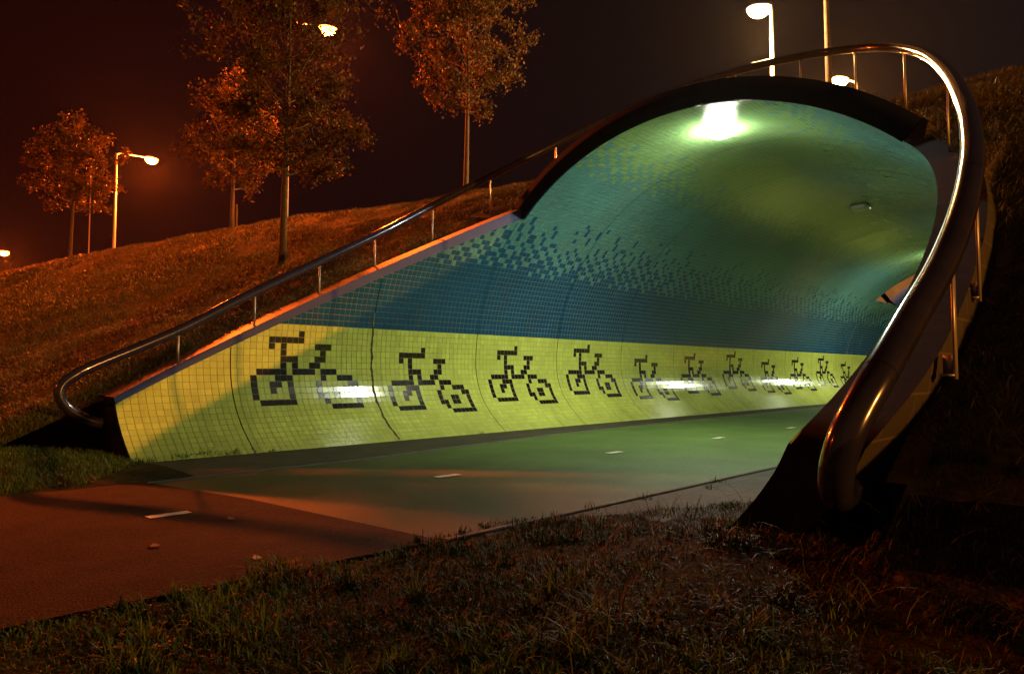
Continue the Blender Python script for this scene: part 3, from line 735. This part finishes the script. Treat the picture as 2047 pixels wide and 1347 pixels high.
# ------------------------------------------------------------------ grass
def blade_mat(name, stops, rough=0.55):
    m = bpy.data.materials.new(name); n, b, L = nodes(m)
    geo = n.nodes.new('ShaderNodeNewGeometry'); r = n.nodes.new('ShaderNodeValToRGB')
    r.color_ramp.elements[0].color = (*stops[0], 1); r.color_ramp.elements[1].color = (*stops[-1], 1)
    for k, c in enumerate(stops[1:-1]): r.color_ramp.elements.new((k+1)/(len(stops)-1)).color = (*c, 1)
    L(geo.outputs['Random Per Island'], r.inputs[0]); L(r.outputs[0], b.inputs['Base Color']); b.inputs['Roughness'].default_value = rough; b.inputs['Specular IOR Level'].default_value = 0.12
    return m
M_GRASS = blade_mat('grass_blades', [(0.020,0.050,0.006),(0.036,0.080,0.010),(0.060,0.105,0.015),(0.10,0.11,0.026),(0.032,0.070,0.009)])
M_DRYNEAR = blade_mat('matted_dry_grass', [(0.032,0.034,0.008),(0.060,0.054,0.014),(0.10,0.080,0.026),(0.045,0.040,0.011)])
M_DRY = blade_mat('dry_grass', [(0.08,0.08,0.025),(0.16,0.13,0.05),(0.24,0.18,0.08),(0.12,0.09,0.035)])
def blades(name, S_, Y_, Z_, h, w, lean, m, seg=2):
    """each blade arcs over from its root; lean 0 upright .. 1 lying"""
    n = len(S_); az = RNG.random(n)*2*PI; wa = az+PI/2+RNG.normal(0, .5, n)
    d = np.stack([np.cos(az), np.sin(az), 0*az], 1); wd = np.stack([np.cos(wa), np.sin(wa), 0*az], 1)*(w*0.5)[:, None]
    p = np.stack([S_, Y_, Z_], 1); up = np.array([0, 0, 1.0]); K = seg+1; pts = [p]
    for k in range(1, K):
        ang = (lean*(0.25+1.45*(k-0.5)/(K-1)))*PI/2
        p = p+(up*np.cos(ang)[:, None]+d*np.sin(ang)[:, None])*(h/(K-1))[:, None]; pts.append(p)
    V = []
    for k in range(K-1): f = 1-0.35*k/(K-1); V += [pts[k]-wd*f, pts[k]+wd*f]
    V.append(pts[-1]); nv = len(V); V = np.stack(V, 1).reshape(-1, 3)
    b0 = np.arange(n)*nv
    Q = [np.stack([b0+2*k, b0+2*k+1, b0+2*k+3, b0+2*k+2], 1) for k in range(K-2)]; T = np.stack([b0+nv-3, b0+nv-2, b0+nv-1], 1)
    return struct(mesh_np(name, V, ([np.concatenate(Q)] if Q else [])+[T], m), 'stuff')
def scatter(n, s0, s1, y0, y1, near=None):
    return RNG.uniform(s0, s1, n), RNG.uniform(y0, y1, n)
def in_view(s, y, margin=1.12):
    f = s*math.cos(TH)+y*math.sin(TH); r_ = s*math.sin(TH)-y*math.cos(TH)
    return (f > 0.4) & (np.abs(r_) < f*1023/1417*margin+0.7)
# near lawn right of the road: tufts, tangled stems, bare and dry patches
zf = lambda s, y: np.where((y < 0.95) & (s > 3.4), bank_z(s, y), ground_z(s, y))
def lawn_ok(s, y):
    dist = np.hypot(s, y)
    edge = 3.66+0.20*(fbm(s*3, s*0+1)-0.45)*2-np.clip((s-3.9)*0.55, 0, 2.4)
    k = in_view(s, y) & (dist > 0.9) & (y < edge)
    k &= ~((s > 3.2) & (y > 0.9) & (y < 1.75)) | ((s < 3.6) & (y > 1.5))
    k &= ~((s > 3.26) & (y < 0.95) & (y > 0.86))
    return k, edge
def dry_at(s, y): return np.clip((fbm(s*1.1+40, y*1.1+7, 3)-0.40)*4.5+0.25*(s-1.5)/3+0.20*(0.6-y)/2, 0.04, 0.92)
def emit_blades(s, y, h, w, lean, seg):
    dry = RNG.random(len(s)) < dry_at(s, y); z = zf(s, y)
    for msk, mm_, kh, kl in ((~dry, M_GRASS, 1.0, 0.0), (dry, M_DRYNEAR, 1.15, 0.22)):
        if msk.sum(): blades('grass', s[msk], y[msk], z[msk], h[msk]*kh, w[msk], np.clip(lean[msk]+kl, 0.05, 0.98), mm_, seg)
# short sward
s, y = scatter(300000, -0.5, 7.2, -3.5, 3.86); k, edge = lawn_ok(s, y); cl = fbm(s*2.0, y*2.0, 3)
k &= RNG.random(len(s)) < np.clip((cl-0.20)*3.6, 0.25, 1); s, y, cl = s[k], y[k], cl[k]
emit_blades(s, y, RNG.uniform(0.02, 0.06, len(s))*(0.6+cl), RNG.uniform(0.003, 0.006, len(s)), np.clip(RNG.normal(0.55, .28, len(s)), .05, .95), 2)
# tufts: many blades fanning from shared roots
nt_ = 2600; ts, ty = scatter(nt_, -0.5, 7.0, -3.3, 3.75); k, _ = lawn_ok(ts, ty); k &= RNG.random(nt_) < np.clip((fbm(ts*1.6+5, ty*1.6, 3)-0.30)*5, 0.08, 1); ts, ty = ts[k], ty[k]
size = RNG.gamma(3.0, 0.33, len(ts)); cnt = (14+34*size).astype(int); idx = np.repeat(np.arange(len(ts)), cnt)
s = ts[idx]+RNG.normal(0, 0.022, len(idx))*size[idx]; y = ty[idx]+RNG.normal(0, 0.022, len(idx))*size[idx]
k, edge = lawn_ok(s, y); s, y, idx = s[k], y[k], idx[k]
h = 0.068*np.clip(size[idx], 0.4, 1.8)*RNG.uniform(0.5, 1.5, len(s))*np.clip(1.15-0.12*np.clip(s, 0, 6), 0.4, 1)
emit_blades(s, y, h, RNG.uniform(0.003, 0.0075, len(s)), np.clip(RNG.normal(0.45, .24, len(s)), .05, .95), 4)
# long dry stems lying over each other
s, y = scatter(4500, 0.2, 6.5, -3.2, 3.2); k, edge = lawn_ok(s, y); k &= RNG.random(len(s)) < dry_at(s, y)*1.2; s, y = s[k], y[k]
blades('grass', s, y, zf(s, y)+0.01, RNG.uniform(0.12, 0.34, len(s)), RNG.uniform(0.002, 0.004, len(s)), np.clip(RNG.normal(0.72, .14, len(s)), .3, .95), M_DRYNEAR, 5)
# far side patch between road and left wing wall
n = 60000; s, y = scatter(n, -1.0, 4.4, 7.62, 11.0)
edge = 7.66+0.12*fbm(s*3, s*0)+np.clip((s-2.2)*1.3, 0, 1.75)
keep = in_view(s, y) & (y > edge) & ((s < 3.05) | ((y < 9.75) & (s < 4.3) & (RNG.random(n) < 0.35)) | (y > 10.5)) & (RNG.random(n) < np.clip((fbm(s*3, y*3)-0.2)*4, 0.15, 1))
s, y = s[keep], y[keep]
z = np.where(y > 10.38, bank_z(s, y), ground_z(s, y))
blades('grass', s, y, z, RNG.uniform(0.03, 0.09, len(s)), RNG.uniform(0.004, 0.008, len(s)), np.clip(RNG.normal(0.45, .25, len(s)), .05, .85), M_GRASS)
# slope of the embankment, both sides
def slope_grass(n, s0, s1, y0, y1, hh, ww):
    s, y = scatter(n, s0, s1, y0, y1)
    cl = fbm(s*1.4, y*1.4, 4)
    keep = in_view(s, y) & (RNG.random(n) < np.clip((cl-0.2)*4, 0.35, 1))
    keep &= (s > 3.3) | (y > 10.5) | (y < -1)
    keep &= (s > 9.8) | (y > 10.5) | (y < 0.8) | outside(s, y)
    if y0 > 8: keep &= (s < 9.7) | (y > 10.3)
    s, y, cl = s[keep], y[keep], cl[keep]
    z = bank_z(s, y)
    h = hh*(0.5+1.1*np.clip(cl-0.2, 0, 1))*RNG.uniform(.6, 1.4, len(s))
    blades('grass', s, y, z-0.01, h, ww*RNG.uniform(.6, 1.4, len(s)), np.clip(RNG.normal(0.68, .2, len(s)), .1, .87), M_DRY)
slope_grass(260000, 0.3, 14.8, 10.45, 18, 0.10, 0.008)
slope_grass(200000, -2, 13.5, 18, 32, 0.12, 0.014)
slope_grass(90000, -3, 11.5, 32, 55, 0.15, 0.026)
slope_grass(110000, 3.3, 15.0, -8, 0.84, 0.15, 0.009)
slope_grass(60000, 9.9, 15.0, 0.84, 10.4, 0.15, 0.010)
slope_grass(26000, 3.3, 9.7, 8.9, 10.5, 0.13, 0.008)
slope_grass(20000, 3.5, 9.9, 0.84, 2.6, 0.13, 0.008)

# ------------------------------------------------------------------ litter: dead leaves on the road, weeds along the edges
M_DEAD = mat('dead_leaf', (0.12, 0.06, 0.03), 0.8)
for k, (x, y, lab) in enumerate([(2.42, 5.18, 'dark curled leaf lying just beyond the nearest dash'), (1.72, 4.72, 'dark curled leaf lying alone on the red asphalt'),
                                 (2.02, 3.98, 'pale dead leaf at the lawn edge of the asphalt')]):
    V = [(x+math.cos(a)*r_*0.035, y+math.sin(a)*r_*0.05, 0.016+0.014*abs(math.sin(a*1.5))) for a, r_ in zip(np.linspace(0, 2*PI, 11)[:-1], [1.3,.7,1.1,.6,1.2,.7,1,.6,1.2,.6])]+[(x, y, 0.024)]
    T = [(10, i, (i+1) % 10) for i in range(10)]
    tag(mesh_np('fallen_leaf', V, np.array(T), M_DEAD if k < 2 else mat('pale_dead_leaf', (0.30, 0.18, 0.10), 0.8)), lab, 'leaf', 'dead leaves on the path')
wc = [(3.7,9.3),(4.0,9.32),(4.35,9.28),(4.9,9.25),(8.9,9.2),(5.3,3.44),(6.6,3.43),(8.2,3.42),(6.2,3.3),(4.6,3.5),(6.3,2.35)]
for (x, y), kk in zip(wc, range(99)):
    n = 60 if kk < 3 else 22; big = 1.0 if kk < 3 else 0.6
    s_ = x+RNG.normal(0, 0.07 if kk < 3 else 0.03, n); y_ = y+RNG.normal(0, 0.03, n)
    o = blades('weed_tuft', s_, y_, np.full(n, 0.005), big*RNG.uniform(.05, .16, n), np.full(n, 0.006), np.clip(RNG.normal(.5, .2, n), .05, .85), M_GRASS)

# ------------------------------------------------------------------ night air
hv = bpy.data.materials.new('haze'); hv.use_nodes = True; n = hv.node_tree; n.nodes.clear()
ho = n.nodes.new('ShaderNodeOutputMaterial'); pv = n.nodes.new('ShaderNodeVolumePrincipled')
pv.inputs['Color'].default_value = (0.9, 0.9, 0.9, 1); pv.inputs['Density'].default_value = 0.00006; pv.inputs['Anisotropy'].default_value = 0.78
n.links.new(pv.outputs[0], ho.inputs['Volume'])
mb = MB(); mb.box((50, 30, 19), (900, 900, 42)); hz = mb.build('haze', hv); hz['kind'] = 'stuff'
